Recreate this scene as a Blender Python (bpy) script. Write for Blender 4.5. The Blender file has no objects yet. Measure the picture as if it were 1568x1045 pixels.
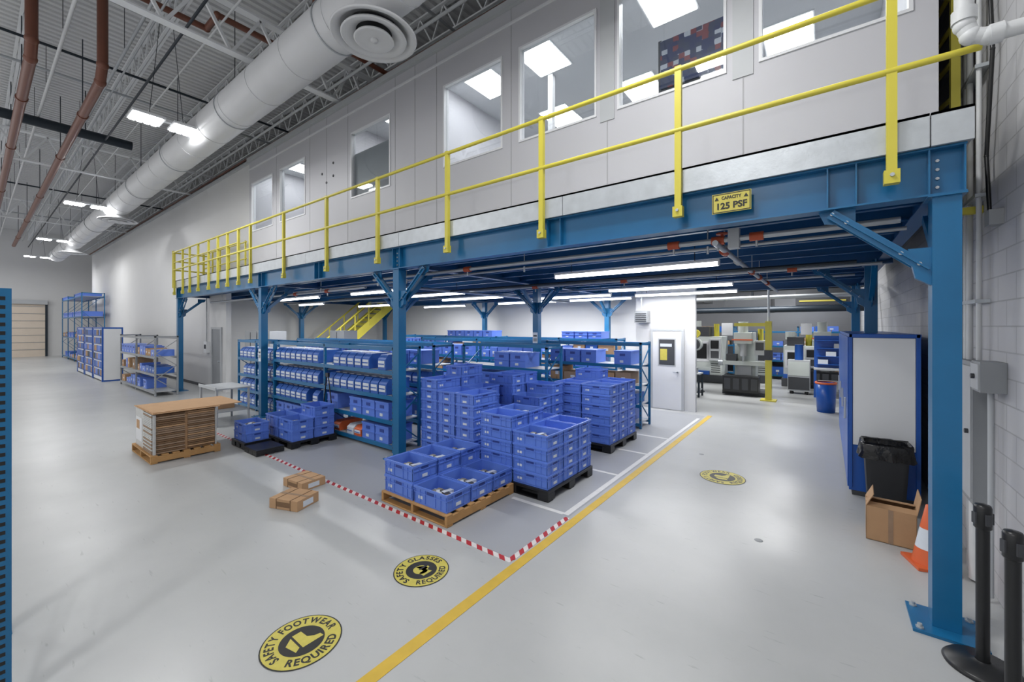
import bpy, math, random
from mathutils import Vector, Matrix
random.seed(7)
S=bpy.context.scene
def lin(v):
    v/=255.0
    return v/12.92 if v<=0.04045 else ((v+0.055)/1.055)**2.4
def C(r,g,b): return (lin(r),lin(g),lin(b),1)
# ---------------------------------------------------------------- materials
def mat(name,col,rough=0.5,metal=0.0,var=0.08,scale=6.0,bump=0.0,bscale=40,emit=None,es=0,coat=0):
    m=bpy.data.materials.new(name); m.use_nodes=True
    nt=m.node_tree; n=nt.nodes; l=nt.links; b=n['Principled BSDF']
    b.inputs['Roughness'].default_value=rough; b.inputs['Metallic'].default_value=metal
    if coat: b.inputs['Coat Weight'].default_value=coat; b.inputs['Coat Roughness'].default_value=0.1
    tc=n.new('ShaderNodeTexCoord'); no=n.new('ShaderNodeTexNoise'); no.inputs['Scale'].default_value=scale
    no.inputs['Detail'].default_value=5
    l.new(tc.outputs['Object'],no.inputs['Vector'])
    mx=n.new('ShaderNodeMix'); mx.data_type='RGBA'
    d=tuple(max(0,c*(1-var)) for c in col[:3])+(1,); e=tuple(min(1,c*(1+var)) for c in col[:3])+(1,)
    mx.inputs[6].default_value=d; mx.inputs[7].default_value=e
    l.new(no.outputs['Fac'],mx.inputs[0]); l.new(mx.outputs[2],b.inputs['Base Color'])
    if bump:
        n2=n.new('ShaderNodeTexNoise'); n2.inputs['Scale'].default_value=bscale
        l.new(tc.outputs['Object'],n2.inputs['Vector'])
        bp=n.new('ShaderNodeBump'); bp.inputs['Strength'].default_value=bump; bp.inputs['Distance'].default_value=0.01
        l.new(n2.outputs['Fac'],bp.inputs['Height']); l.new(bp.outputs['Normal'],b.inputs['Normal'])
    if emit:
        b.inputs['Emission Color'].default_value=emit; b.inputs['Emission Strength'].default_value=es
    return m
M={}
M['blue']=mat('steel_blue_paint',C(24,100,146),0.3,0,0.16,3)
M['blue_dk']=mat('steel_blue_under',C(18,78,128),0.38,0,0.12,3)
M['galv']=mat('galvanised_steel',C(184,189,193),0.36,0.4,0.18,9,0.1)
M['yellow']=mat('safety_yellow',C(204,192,68),0.42,0,0.07,4)
M['wall']=mat('wall_paint',C(208,208,208),0.6,0,0.03,1.2)
M['panel']=mat('office_panel_paint',C(186,186,191),0.5,0,0.02,1.0)
M['white']=mat('white_paint',C(222,224,226),0.45,0,0.03,3)
M['frame']=mat('window_frame',C(216,217,220),0.4,0,0.03,3)
M['seam']=mat('panel_seam',C(166,166,170),0.5,0,0.03,3)
M['grey']=mat('grey_paint',C(140,143,146),0.5,0,0.06,4)
M['lgrey']=mat('light_grey_paint',C(176,179,182),0.5,0,0.05,4)
M['dgrey']=mat('dark_grey',C(62,64,68),0.55,0,0.1,4)
M['black']=mat('black_plastic',C(24,25,27),0.35,0,0.1,6)
M['bag']=mat('bin_bag_plastic',C(18,18,20),0.18,0,0.1,6,0.6,14)
M['crate']=mat('crate_blue_plastic',C(92,126,212),0.36,0,0.08,5)
M['crate_dk']=mat('crate_recess_shade',C(44,66,140),0.5,0,0.07,5)  # darker crate blue, paints shade into the flat handle slots
M['bin']=mat('bin_blue_plastic',C(44,92,172),0.4,0,0.1,4)
M['label']=mat('label_paper',C(206,212,220),0.6,0,0.04,30)
M['orange']=mat('orange_plastic',C(210,98,54),0.45,0,0.06,5)
M['card']=mat('cardboard',C(178,142,106),0.8,0,0.1,7,0.1)
M['card_dk']=mat('cardboard_edge',C(120,92,66),0.85,0,0.1,7)
M['wood']=mat('pallet_wood',C(176,134,84),0.75,0,0.22,9,0.2)
M['kraft']=mat('kraft_stack',C(150,126,104),0.85,0,0.15,12)
M['duct']=mat('duct_white',C(206,207,209),0.4,0,0.06,2,0.12,9)
M['joist']=mat('joist_primer',C(226,228,230),0.5,0.0,0.06,3)
M['deck']=mat('roof_deck',C(208,209,210),0.5,0.0,0.08,0.7)
M['dkpipe']=mat('black_pipe',C(30,40,50),0.45,0.2,0.1,3)
M['brown']=mat('brown_pipe',C(112,68,52),0.4,0.1,0.15,3)
M['pipe']=mat('sprinkler_pipe',C(174,178,182),0.35,0.4,0.1,6)
M['coup']=mat('pipe_coupling_orange',C(176,78,46),0.5,0.1,0.1,6)
M['pvc']=mat('pvc_wrap',C(205,207,208),0.45,0,0.08,8)
M['cab']=mat('cabinet_blue',C(26,82,166),0.32,0,0.05,4)
M['red']=mat('red_paint',C(176,50,44),0.5,0,0.06,5)
M['parts']=mat('metal_parts',C(150,145,130),0.5,0.3,0.4,40)
M['mach']=mat('machine_grey',C(192,198,194),0.4,0,0.06,4)
M['rolldoor']=mat('rollup_door_paint',C(214,200,184),0.55,0,0.06,2)
M['zone']=mat('zone_grey_epoxy',C(160,162,166),0.36,0,0.06,1.2)
M['mark_y']=mat('floor_tape_yellow',C(204,170,62),0.45,0,0.16,9)
M['mark_w']=mat('floor_tape_white',C(208,208,208),0.5,0,0.12,9)
M['mark_dk']=mat('decal_black',C(34,34,32),0.5,0,0.2,30)
M['mark_yl']=mat('decal_yellow',C(196,184,84),0.5,0,0.15,30)
M['led']=mat('led_lens',C(255,255,255),0.5,0,0,1,emit=(0.97,0.99,1,1),es=7)
M['ledhb']=mat('highbay_lens',C(255,255,255),0.5,0,0,1,emit=(0.97,0.99,1,1),es=20)
M['troffer']=mat('troffer_lens',C(255,255,255),0.5,0,0,1,emit=(1,1,1,1),es=12)
M['carton_w']=mat('shrinkwrap_white',C(186,186,184),0.35,0,0.25,14,0.4,12)
M['mroom']=mat('machine_room_wall',C(110,112,116),0.6,0,0.1,2)
# glass
g=bpy.data.materials.new('window_glass'); g.use_nodes=True; nt=g.node_tree; nt.nodes.clear()
o=nt.nodes.new('ShaderNodeOutputMaterial'); t=nt.nodes.new('ShaderNodeBsdfTransparent'); gl=nt.nodes.new('ShaderNodeBsdfGlossy'); mx=nt.nodes.new('ShaderNodeMixShader')
t.inputs[0].default_value=(0.93,0.95,0.96,1); gl.inputs['Roughness'].default_value=0.02; mx.inputs[0].default_value=0.1
nt.links.new(t.outputs[0],mx.inputs[1]); nt.links.new(gl.outputs[0],mx.inputs[2]); nt.links.new(mx.outputs[0],o.inputs[0]); M['glass']=g
# floor
f=bpy.data.materials.new('floor_epoxy'); f.use_nodes=True; nt=f.node_tree; n=nt.nodes; l=nt.links; b=n['Principled BSDF']
tc=n.new('ShaderNodeTexCoord'); n1=n.new('ShaderNodeTexNoise'); n1.inputs['Scale'].default_value=0.35; n1.inputs['Detail'].default_value=8; n1.inputs['Roughness'].default_value=0.65
n2=n.new('ShaderNodeTexNoise'); n2.inputs['Scale'].default_value=1.6; n2.inputs['Detail'].default_value=4
l.new(tc.outputs['Object'],n1.inputs['Vector']); l.new(tc.outputs['Object'],n2.inputs['Vector'])
cr=n.new('ShaderNodeValToRGB'); cr.color_ramp.elements[0].position=0.3; cr.color_ramp.elements[1].position=0.7
cr.color_ramp.elements[0].color=C(168,170,170); cr.color_ramp.elements[1].color=C(184,185,185)
l.new(n1.outputs['Fac'],cr.inputs[0])
mp=n.new('ShaderNodeMapping'); mp.inputs['Scale'].default_value=(1.0,7.0,1); mp.inputs['Rotation'].default_value=(0,0,0.5); n4=n.new('ShaderNodeTexNoise'); n4.inputs['Scale'].default_value=4.5; n4.inputs['Detail'].default_value=9
l.new(tc.outputs['Object'],mp.inputs[0]); l.new(mp.outputs[0],n4.inputs['Vector'])
c4=n.new('ShaderNodeValToRGB'); c4.color_ramp.elements[0].position=0.27; c4.color_ramp.elements[1].position=0.34; c4.color_ramp.elements[0].color=(0.8,0.8,0.8,1); c4.color_ramp.elements[1].color=(1,1,1,1)
l.new(n4.outputs['Fac'],c4.inputs[0])
mm=n.new('ShaderNodeMix'); mm.data_type='RGBA'; mm.blend_type='MULTIPLY'; mm.inputs[0].default_value=1; l.new(cr.outputs[0],mm.inputs[6]); l.new(c4.outputs[0],mm.inputs[7]); l.new(mm.outputs[2],b.inputs['Base Color'])
mr=n.new('ShaderNodeMapRange'); mr.inputs[3].default_value=0.24; mr.inputs[4].default_value=0.4
l.new(n2.outputs['Fac'],mr.inputs[0]); l.new(mr.outputs[0],b.inputs['Roughness'])
b.inputs['Specular IOR Level'].default_value=0.4
M['floor']=f
# block wall (in YZ plane)
f=bpy.data.materials.new('painted_block'); f.use_nodes=True; nt=f.node_tree; n=nt.nodes; l=nt.links; b=n['Principled BSDF']
tc=n.new('ShaderNodeTexCoord'); sp=n.new('ShaderNodeSeparateXYZ'); cb=n.new('ShaderNodeCombineXYZ'); br=n.new('ShaderNodeTexBrick')
l.new(tc.outputs['Object'],sp.inputs[0]); l.new(sp.outputs['Y'],cb.inputs['X']); l.new(sp.outputs['Z'],cb.inputs['Y']); l.new(cb.outputs[0],br.inputs['Vector'])
br.inputs['Scale'].default_value=1; br.inputs['Brick Width'].default_value=0.4; br.inputs['Row Height'].default_value=0.2; br.inputs['Mortar Size'].default_value=0.006
br.inputs['Color1'].default_value=C(190,190,192); br.inputs['Color2'].default_value=C(184,184,187); br.inputs['Mortar'].default_value=C(162,162,164)
l.new(br.outputs['Color'],b.inputs['Base Color']); b.inputs['Roughness'].default_value=0.55
bp=n.new('ShaderNodeBump'); bp.invert=True; bp.inputs['Strength'].default_value=0.5; bp.inputs['Distance'].default_value=0.01
l.new(br.outputs['Fac'],bp.inputs['Height']); l.new(bp.outputs['Normal'],b.inputs['Normal'])
M['block']=f
# red/white tape
f=bpy.data.materials.new('hazard_tape'); f.use_nodes=True; nt=f.node_tree; n=nt.nodes; l=nt.links; b=n['Principled BSDF']
tc=n.new('ShaderNodeTexCoord'); sp=n.new('ShaderNodeSeparateXYZ'); a=n.new('ShaderNodeMath'); a.operation='ADD'
l.new(tc.outputs['Object'],sp.inputs[0]); l.new(sp.outputs['X'],a.inputs[0]); l.new(sp.outputs['Y'],a.inputs[1])
mu=n.new('ShaderNodeMath'); mu.operation='MULTIPLY'; mu.inputs[1].default_value=7.0; l.new(a.outputs[0],mu.inputs[0])
fr=n.new('ShaderNodeMath'); fr.operation='FRACT'; l.new(mu.outputs[0],fr.inputs[0])
gt=n.new('ShaderNodeMath'); gt.operation='GREATER_THAN'; gt.inputs[1].default_value=0.5; l.new(fr.outputs[0],gt.inputs[0])
mx=n.new('ShaderNodeMix'); mx.data_type='RGBA'; mx.inputs[6].default_value=C(176,50,54); mx.inputs[7].default_value=C(214,210,208)
l.new(gt.outputs[0],mx.inputs[0]); l.new(mx.outputs[2],b.inputs['Base Color']); b.inputs['Roughness'].default_value=0.4
M['hazard']=f
# shelving mirrored in the office glass, painted as a colour pattern
f=bpy.data.materials.new('shelf_reflection'); f.use_nodes=True; nt=f.node_tree; n=nt.nodes; l=nt.links; b=n['Principled BSDF']
tc=n.new('ShaderNodeTexCoord'); mp=n.new('ShaderNodeMapping'); mp.inputs['Scale'].default_value=(14,1,16); vo=n.new('ShaderNodeTexVoronoi'); vo.distance='CHEBYCHEV'; vo.inputs['Scale'].default_value=1; vo.inputs['Randomness'].default_value=0.35
l.new(tc.outputs['Object'],mp.inputs[0]); l.new(mp.outputs[0],vo.inputs['Vector']); cr=n.new('ShaderNodeValToRGB'); cr.color_ramp.interpolation='CONSTANT'
e=cr.color_ramp.elements; e[0].color=C(28,44,92); e[1].position=0.74; e[1].color=C(190,195,205); x=e.new(0.4); x.color=C(50,60,90); x=e.new(0.88); x.color=C(130,60,66)
sp=n.new('ShaderNodeSeparateColor'); l.new(vo.outputs['Color'],sp.inputs[0]); l.new(sp.outputs[0],cr.inputs[0]); l.new(cr.outputs[0],b.inputs['Base Color'])
M['reflection']=f
# ---------------------------------------------------------------- mesh builder
class MB:
    def __init__(s): s.v=[];s.f=[];s.m=[];s.sm=[];s.mats=[]
    def mi(s,k):
        if k not in s.mats: s.mats.append(k)
        return s.mats.index(k)
    def add(s,vs,fs,k,smooth=False):
        o=len(s.v); s.v+= [tuple(v) for v in vs]; i=s.mi(k)
        for f in fs: s.f.append(tuple(o+a for a in f)); s.m.append(i); s.sm.append(smooth)
    def box(s,a,b,k,mtx=None):
        x0,y0,z0=a;x1,y1,z1=b
        x0,x1=min(x0,x1),max(x0,x1);y0,y1=min(y0,y1),max(y0,y1);z0,z1=min(z0,z1),max(z0,z1)
        vs=[Vector(p) for p in [(x0,y0,z0),(x1,y0,z0),(x1,y1,z0),(x0,y1,z0),(x0,y0,z1),(x1,y0,z1),(x1,y1,z1),(x0,y1,z1)]]
        if mtx: vs=[mtx@v for v in vs]
        s.add(vs,[(0,3,2,1),(4,5,6,7),(0,1,5,4),(1,2,6,5),(2,3,7,6),(3,0,4,7)],k)
    def cbox(s,c,d,k,rz=0,rx=0,ry=0):
        m=Matrix.Translation(c)@Matrix.Rotation(rz,4,'Z')@Matrix.Rotation(ry,4,'Y')@Matrix.Rotation(rx,4,'X')
        s.box((-d[0]/2,-d[1]/2,-d[2]/2),(d[0]/2,d[1]/2,d[2]/2),k,m)
    def frame_m(s,p0,p1,up=Vector((0,0,1))):
        p0=Vector(p0);p1=Vector(p1);z=(p1-p0).normalized()
        if abs(z.dot(up))>0.98: up=Vector((1,0,0))
        x=up.cross(z).normalized(); y=z.cross(x)
        m=Matrix((x,y,z)).transposed().to_4x4(); m.translation=p0
        return m,(p1-p0).length
    def beam(s,p0,p1,w,h,k):
        m,L=s.frame_m(p0,p1); s.box((-w/2,-h/2,0),(w/2,h/2,L),k,m)
    def cyl(s,p0,p1,r,k,n=12,r2=None):
        if r2 is None: r2=r
        m,L=s.frame_m(p0,p1); vs=[]
        for i in range(n):
            a=2*math.pi*i/n; vs.append(m@Vector((r*math.cos(a),r*math.sin(a),0)))
        for i in range(n):
            a=2*math.pi*i/n; vs.append(m@Vector((r2*math.cos(a),r2*math.sin(a),L)))
        s.add(vs,[(i,(i+1)%n,n+(i+1)%n,n+i) for i in range(n)],k,True)
        s.add(vs,[tuple(range(n-1,-1,-1)),tuple(range(n,2*n))],k)
    def lathe(s,prof,c,k,n=32,mtx=None):
        vs=[]
        for r,z in prof:
            for i in range(n):
                a=2*math.pi*i/n; v=Vector((c[0]+r*math.cos(a),c[1]+r*math.sin(a),c[2]+z))
                vs.append(mtx@v if mtx else v)
        fs=[]
        for j in range(len(prof)-1):
            for i in range(n): fs.append((j*n+i,j*n+(i+1)%n,(j+1)*n+(i+1)%n,(j+1)*n+i))
        s.add(vs,fs,k,True)
    def sph(s,c,r,k,n=12): 
        s.lathe([(r*math.sin(math.pi*i/8)+1e-4,-r*math.cos(math.pi*i/8)) for i in range(9)],c,k,n)
    def path(s,pts,r,k,n=12):
        for a,b in zip(pts,pts[1:]): s.cyl(a,b,r,k,n)
        for p in pts[1:-1]: s.sph(p,r*1.15,k,n)
    def poly(s,pts,k): s.add(pts,[tuple(range(len(pts)))],k)
    def prism(s,pts,off,k):
        n=len(pts); off=Vector(off); a=[Vector(p) for p in pts]; vs=a+[p+off for p in a]
        s.add(vs,[tuple(range(n-1,-1,-1)),tuple(range(n,2*n))]+[(i,(i+1)%n,n+(i+1)%n,n+i) for i in range(n)],k)
    def disc(s,c,r,z,k,n=48): s.poly([(c[0]+r*math.cos(2*math.pi*i/n),c[1]+r*math.sin(2*math.pi*i/n),z) for i in range(n)],k)
    def obj(s,name,parent=None,loc=(0,0,0),rz=0,bevel=0):
        me=bpy.data.meshes.new(name); me.from_pydata(s.v,[],s.f)
        for k in s.mats: me.materials.append(M[k])
        me.polygons.foreach_set('material_index',s.m); me.polygons.foreach_set('use_smooth',s.sm); me.update()
        return link(name,me,parent,loc,rz,bevel)
def link(name,me,parent=None,loc=(0,0,0),rz=0,bevel=0):
    ob=bpy.data.objects.new(name,me); S.collection.objects.link(ob); ob.location=loc; ob.rotation_euler[2]=rz
    if parent: ob.parent=parent
    if bevel:
        b=ob.modifiers.new('bevel','BEVEL'); b.width=bevel; b.segments=2; b.limit_method='ANGLE'; b.angle_limit=0.7
    return ob
def empty(name,loc=(0,0,0)):
    e=bpy.data.objects.new(name,None); e.empty_display_size=0.2; S.collection.objects.link(e); e.location=loc; return e
_tc={}
def text_geo(t):
    if t in _tc: return _tc[t]
    cu=bpy.data.curves.new('t','FONT'); cu.body=t; cu.size=1; cu.align_x='CENTER'; cu.align_y='CENTER'; cu.offset=0.036; cu.resolution_u=3
    ob=bpy.data.objects.new('t',cu); S.collection.objects.link(ob); bpy.context.view_layer.update()
    me=bpy.data.meshes.new_from_object(ob.evaluated_get(bpy.context.evaluated_depsgraph_get()))
    r=([v.co.copy() for v in me.vertices],[tuple(p.vertices) for p in me.polygons])
    bpy.data.objects.remove(ob); bpy.data.curves.remove(cu); bpy.data.meshes.remove(me); _tc[t]=r; return r
def add_text(mb,t,mtx,size,k,sx=1.0):
    vs,fs=text_geo(t); mb.add([mtx@Vector((v.x*size*sx,v.y*size,0)) for v in vs],fs,k)
# ================================================================ SHELL
XR=1.1; DZ=3.72; ZT=7.2; RZ=9.1
YF=4.31
mb=MB(); mb.box((-46,-7,-0.2),(XR+0.2,24,0),'floor'); mb.obj('floor')
mb=MB(); mb.box((XR,-7,0),(XR+0.2,24,RZ+0.3),'block'); mb.obj('wall_right')
mb=MB()
WY=5.1
wins=[(-13.7,-12.25),(-11.83,-10.42),(-8.36,-6.95),(-5.42,-4.07),(-3.75,-2.45),(-2.16,-0.88),(-0.57,0.62)]
sill,head=5.02,6.48
xl,xr=-13.87,0.78
mb.box((xl,WY,DZ),(xr,WY+0.12,sill),'panel'); mb.box((xl,WY,head),(xr,WY+0.12,ZT),'panel')
xs=[xl]+[a for w in wins for a in w]+[xr]
for i in range(0,len(xs),2): mb.box((xs[i],WY,sill),(xs[i+1],WY+0.12,head),'panel')
for x in [-12.05,-10.2,-9.4,-8.5,-6.8,-5.6,-3.9,-2.3,-0.72,-6.2]:
    mb.box((x-0.008,WY-0.004,DZ),(x+0.008,WY,ZT),'seam')
for x in [-2.3,-0.72]: mb.box((x-0.1,WY-0.012,DZ+1.2),(x+0.1,WY-0.001,ZT),'lgrey')
for x,z in [(-9.1,5.7),(-9.4,5.6),(-9.1,6.0),(-9.6,5.85)]: mb.cyl((x,WY,z),(x,WY-.012,z),.03,'dgrey',8)
mb.obj('wall_office_front')
mb=MB(); mb.box((xl-0.05,WY-0.06,ZT-0.05),(xr+0.03,WY+0.14,ZT+0.07),'lgrey'); mb.box((xl,WY-0.03,ZT-0.3),(xr,WY-0.001,ZT-0.27),'frame'); mb.obj('trim_1')
mb=MB(); mb.box((xr-0.1,WY+0.12,DZ),(xr,10.5,ZT),'panel'); mb.obj('wall_office_right')
mb=MB(); mb.box((xl,WY+0.12,DZ),(xl+0.1,10.5,ZT),'panel'); mb.obj('wall_office_left')
mb=MB(); mb.box((xl+0.1,10.4,DZ),(xr-0.1,10.5,ZT),'panel'); mb.obj('wall_office_back')
mb=MB(); mb.box((xl+0.1,WY+0.12,ZT-0.1),(xr-0.1,10.4,ZT),'white')
mb.obj('ceiling_office')
mb=MB()
for x in (-6.25,-9.2): mb.box((x-0.05,WY+0.13,DZ),(x+0.05,10.4,ZT-0.1),'panel')
mb.obj('wall_office_partition')
mb=MB(); mb.box((-41,WY+0.05,0),(-15.9,WY+0.2,3.45),'wall'); mb.box((-41,WY+0.05,3.45),(-17.75,WY+0.2,ZT-0.05),'wall'); mb.box((-17.75,WY+0.05,DZ),(xl-0.01,WY+0.2,ZT-0.05),'wall'); mb.box((-41,WY+0.0,ZT-0.05),(xl-0.06,WY+0.22,ZT+0.03),'lgrey'); mb.obj('wall_left_tall')
mb=MB(); mb.box((-41,WY+0.03,0),(-17.3,WY+0.049,0.1),'dgrey'); mb.obj('baseboard_left')
mb=MB(); mb.box((-18.35,WY+0.2,0),(-18.2,13.1,3.45),'wall'); mb.obj('wall_side_inner')
mb=MB(); mb.box((-41,13.1,0),(-4.08,13.25,RZ),'wall'); mb.obj('wall_back')
mb=MB(); mb.box((-4.08,13.1,DZ),(XR,13.25,RZ),'wall'); mb.obj('wall_back_upper')
mb=MB(); mb.box((-4.2,11.2,0),(-2.65,11.32,3.44),'wall'); mb.box((-4.2,11.32,0),(-4.08,13.1,3.44),'wall'); mb.obj('wall_back_room')
mb=MB(); mb.box((-46,-7,0),(-45.8,13.25,RZ),'wall'); mb.obj('wall_far_left')
mb=MB(); mb.box((-9,21.5,0),(XR,21.7,RZ),'mroom'); mb.box((-9.2,13.25,0),(-9,21.7,RZ),'mroom'); mb.obj('wall_machine_room')
# roof: corrugated deck
mb=MB(); P=0.2; prof=[]; x=-46
while x<XR+0.2:
    prof+= [(x,RZ),(x+0.1,RZ),(x+0.12,RZ+0.05),(x+0.18,RZ+0.05)]; x+=P
vs=[];fs=[]
for (a,z) in prof: vs+=[(a,-7,z),(a,24,z)]
for i in range(len(prof)-1): fs.append((2*i,2*i+1,2*i+3,2*i+2))
mb.add(vs,fs,'deck'); mb.box((-46,-7,RZ+0.1),(XR+0.2,24,RZ+0.2),'deck'); mb.obj('ceiling')
# joists
jm=MB(); L=48; n=64
jm.box((-L/2,-0.06,0.66),(L/2,-0.005,0.7),'joist'); jm.box((-L/2,0.005,0.66),(L/2,0.06,0.7),'joist')
jm.box((-L/2,-0.05,0),(L/2,-0.008,0.035),'joist'); jm.box((-L/2,0.008,0),(L/2,0.05,0.035),'joist')
st=L/n
for i in range(n):
    a=-L/2+i*st; jm.beam((a,0,0.02),(a+st/2,0,0.68),0.03,0.03,'joist'); jm.beam((a+st/2,0,0.68),(a+st,0,0.02),0.03,0.03,'joist')
j0=None
for i,y in enumerate([-4.7,-2.9,-1.1,0.7,2.5,4.3,6.1,7.9,9.7,11.5]):
    if j0 is None: j0=jm.obj('roof_truss_joist',loc=(-22.6,y,RZ-0.72))
    else: link('roof_truss_joist',j0.data,loc=(-22.6,y,RZ-0.72))
gm=MB(); gm.box((-0.09,-7,0),(0.09,13,0.03),'joist'); gm.box((-0.09,-7,0.9),(0.09,13,0.94),'joist')
for i in range(20):
    a=-7+i; gm.beam((0,a,0.02),(0,a+.5,0.9),0.05,0.05,'joist'); gm.beam((0,a+.5,0.9),(0,a+1,0.02),0.05,0.05,'joist')
g0=gm.obj('roof_girder_truss',loc=(-9,0,7.4)); link('roof_girder_truss',g0.data,loc=(-20,0,7.4)); link('roof_girder_truss',g0.data,loc=(-31,0,7.4))
# overhead pipes / conduits
mb=MB(); mb.cyl((-17,-6,7.75),(-17,3.0,7.75),0.13,'dkpipe',16); 
for y in (-4,-1,2): mb.cyl((-17,y,7.8),(-17,y,9.0),0.012,'dkpipe',6)
mb.obj('sprinkler_main_pipe')
for i,(yy,zz) in enumerate([(1.6,7.2),(0.67,7.2)]):
    mb=MB(); mb.path([(-40,yy,zz),(-11.8,yy,zz),(-11.55,yy,zz+0.25),(-11.55,yy,9.05)],0.085,'brown',14)
    for x in (-36,-30,-24,-18,-14): mb.cyl((x,yy,zz),(x,yy,9.0),0.01,'dkpipe',6); mb.cyl((x-.05,yy,zz),(x+.05,yy,zz),0.1,'brown',14)
    mb.obj('brown_pipe')
mb=MB()
for yy,zz,r,k in [(2.0,8.1,0.03,'pipe'),(2.15,8.1,0.02,'pipe'),(-0.3,8.2,0.035,'pipe'),(4.6,7.75,0.04,'pipe'),(4.85,7.5,0.03,'lgrey'),(5.9,7.95,0.06,'pipe'),(4.45,8.1,0.03,'dkpipe'),(1.1,7.9,0.03,'pvc'),(0.2,8.0,0.025,'dkpipe'),(2.9,8.0,0.02,'pvc'),(5.4,7.6,0.035,'brown'),(6.6,8.2,.05,'dkpipe'),(2.4,7.7,.025,'dkpipe')]:
    mb.cyl((-44,yy,zz),(0.9,yy,zz),r,k,8)
for x in (-6,-13.2,-14.5,-23,-27,-34):
    mb.cyl((x,-6,8.2),(x,12.5,8.2),0.03,'dkpipe' if x in(-13.2,-27) else 'pipe',8)
for x in range(-42,0,3):
    for yy in (2.0,-0.3,4.6,1.1): mb.cyl((x,yy,8.1),(x,yy,9.05),0.006,'dkpipe',5)
mb.obj('overhead_conduit_run')
mb=MB(); mb.path([(-7.6,6.0,7.7),(-7.6,3.9,7.7),(-7.6,3.9,8.4)],0.05,'brown',10); mb.path([(-10,-2,8.25),(-10,2.9,8.25),(-9.4,2.9,8.25),(-9.4,5,8.25)],0.06,'brown',10); mb.obj('copper_pipe_run')
# duct
mb=MB(); DY,DZc,R=3.4,6.8,0.375
mb.cyl((-40,DY,DZc),(0.9,DY,DZc),R,'duct',40)
x=-39.5
while x<0.8: mb.cyl((x-0.012,DY,DZc),(x+0.012,DY,DZc),R+0.008,'duct',40); x+=1.35
for x in range(-38,1,4): mb.cyl((x-.012,DY,DZc),(x+.012,DY,DZc),R+.016,'pipe',40); mb.cyl((x,DY,DZc+R),(x,DY,9.0),.008,'dkpipe',5)
mb.obj('spiral_air_duct')
def diffuser(x,sc=1.0):
    mb=MB(); c=(0,0,0)
    mb.lathe([(0.29,0.35),(0.29,0.16),(0.34,0.1),(0.56,0.02),(0.58,0.0),(0.56,-0.02),(0.50,0.0),(0.44,0.05)],c,'duct',48)
    mb.lathe([(0.30,0.07),(0.42,0.0),(0.44,-0.03),(0.42,-0.045),(0.34,-0.02),(0.24,0.04)],c,'duct',48)
    mb.lathe([(0.12,0.05),(0.25,-0.03),(0.27,-0.06),(0.25,-0.07),(0.18,-0.05),(0.001,-0.05)],c,'duct',48)
    mb.lathe([(0.29,0.12),(0.001,0.12)],c,'dgrey',32)
    mb.lathe([(0.05,-0.05),(0.05,-0.075),(0.001,-0.08)],c,'duct',20)
    mb.cyl((0,0,0.12),(0,0,-0.05),0.03,'duct')
    mb.obj('round_ceiling_diffuser',loc=(x,DY,6.24))
for x in (-5.0,-21.5,-33): diffuser(x)
# high bay lights
hb=MB()
for s in (-1,1):
    y=s*0.34
    hb.box((-0.28,y-0.27,0.02),(0.28,y+0.27,0.07),'white')
    for k in range(4): hb.box((-0.25,y-0.235+k*0.12,0.0),(0.25,y-0.15+k*0.12,0.019),'ledhb')
hb.box((-0.06,-0.3,0.07),(0.06,0.3,0.13),'white')
for s in(-1,1): hb.cyl((0,s*0.3,0.07),(0,s*0.1,2.4),0.006,'dkpipe',5)
h0=None
for yy in (2.6,-3.4):
    for xx in (-1.5,-11.5,-21.5,-31.5,-40):
        if h0 is None: o=h0=hb.obj('high_bay_light',loc=(xx,yy,6.6))
        else: o=link('high_bay_light',h0.data,loc=(xx,yy,6.6))
        for s in (-.34,.34):
            ld=bpy.data.lights.new('lamp','AREA'); ld.shape='RECTANGLE'; ld.size=0.5; ld.size_y=.48; ld.energy=66; ld.color=(1,0.995,0.985)
            lo=bpy.data.objects.new('lamp',ld); S.collection.objects.link(lo); lo.parent=o; lo.location=(0,s,-0.02)
# ================================================================ MEZZANINE
MX0,MX1=-17.7,0.82
mb=MB(); mb.box((MX0,4.22,3.52),(MX1,13.05,DZ-0.01),'lgrey')
x=MX0
while x<MX1:
    x2=min(x+3.05,MX1); mb.box((x+0.004,4.19,3.5),(x2-0.004,4.22,DZ+0.02),'galv'); mb.box((x+0.004,4.19,DZ),(x2-0.004,5.1,DZ+0.02),'galv'); x=x2
yy=4.5
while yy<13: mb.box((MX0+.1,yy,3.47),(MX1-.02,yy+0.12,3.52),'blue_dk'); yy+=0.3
mb.obj('mezzanine_deck')
cols=[0.69,-5.63,-10.9,-17.5]
rows=[YF,8.4,12.5]
mb=MB()
def ibeam(mb,p0,p1,z0,z1,w,k):
    (xa,ya),(xb,yb)=p0,p1; t=0.014
    if abs(xa-xb)>abs(ya-yb):
        mb.box((xa,ya-0.006,z0+t),(xb,ya+0.006,z1-t),k)
        for z in (z0,z1-t): mb.box((xa,ya-w/2,z),(xb,ya+w/2,z+t),k)
    else:
        mb.box((xa-0.006,ya,z0+t),(xa+0.006,yb,z1-t),k)
        for z in (z0,z1-t): mb.box((xa-w/2,ya,z),(xa+w/2,yb,z+t),k)
ibeam(mb,(MX0+.1,YF),(0.79,YF),3.15,3.5,0.16,'blue')
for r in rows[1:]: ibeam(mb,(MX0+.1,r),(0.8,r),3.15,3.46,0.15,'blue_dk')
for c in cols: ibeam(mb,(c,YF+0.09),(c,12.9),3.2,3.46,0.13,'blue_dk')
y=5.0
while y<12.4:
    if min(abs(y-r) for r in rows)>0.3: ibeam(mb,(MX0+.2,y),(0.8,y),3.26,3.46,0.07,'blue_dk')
    y+=0.68
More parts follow.
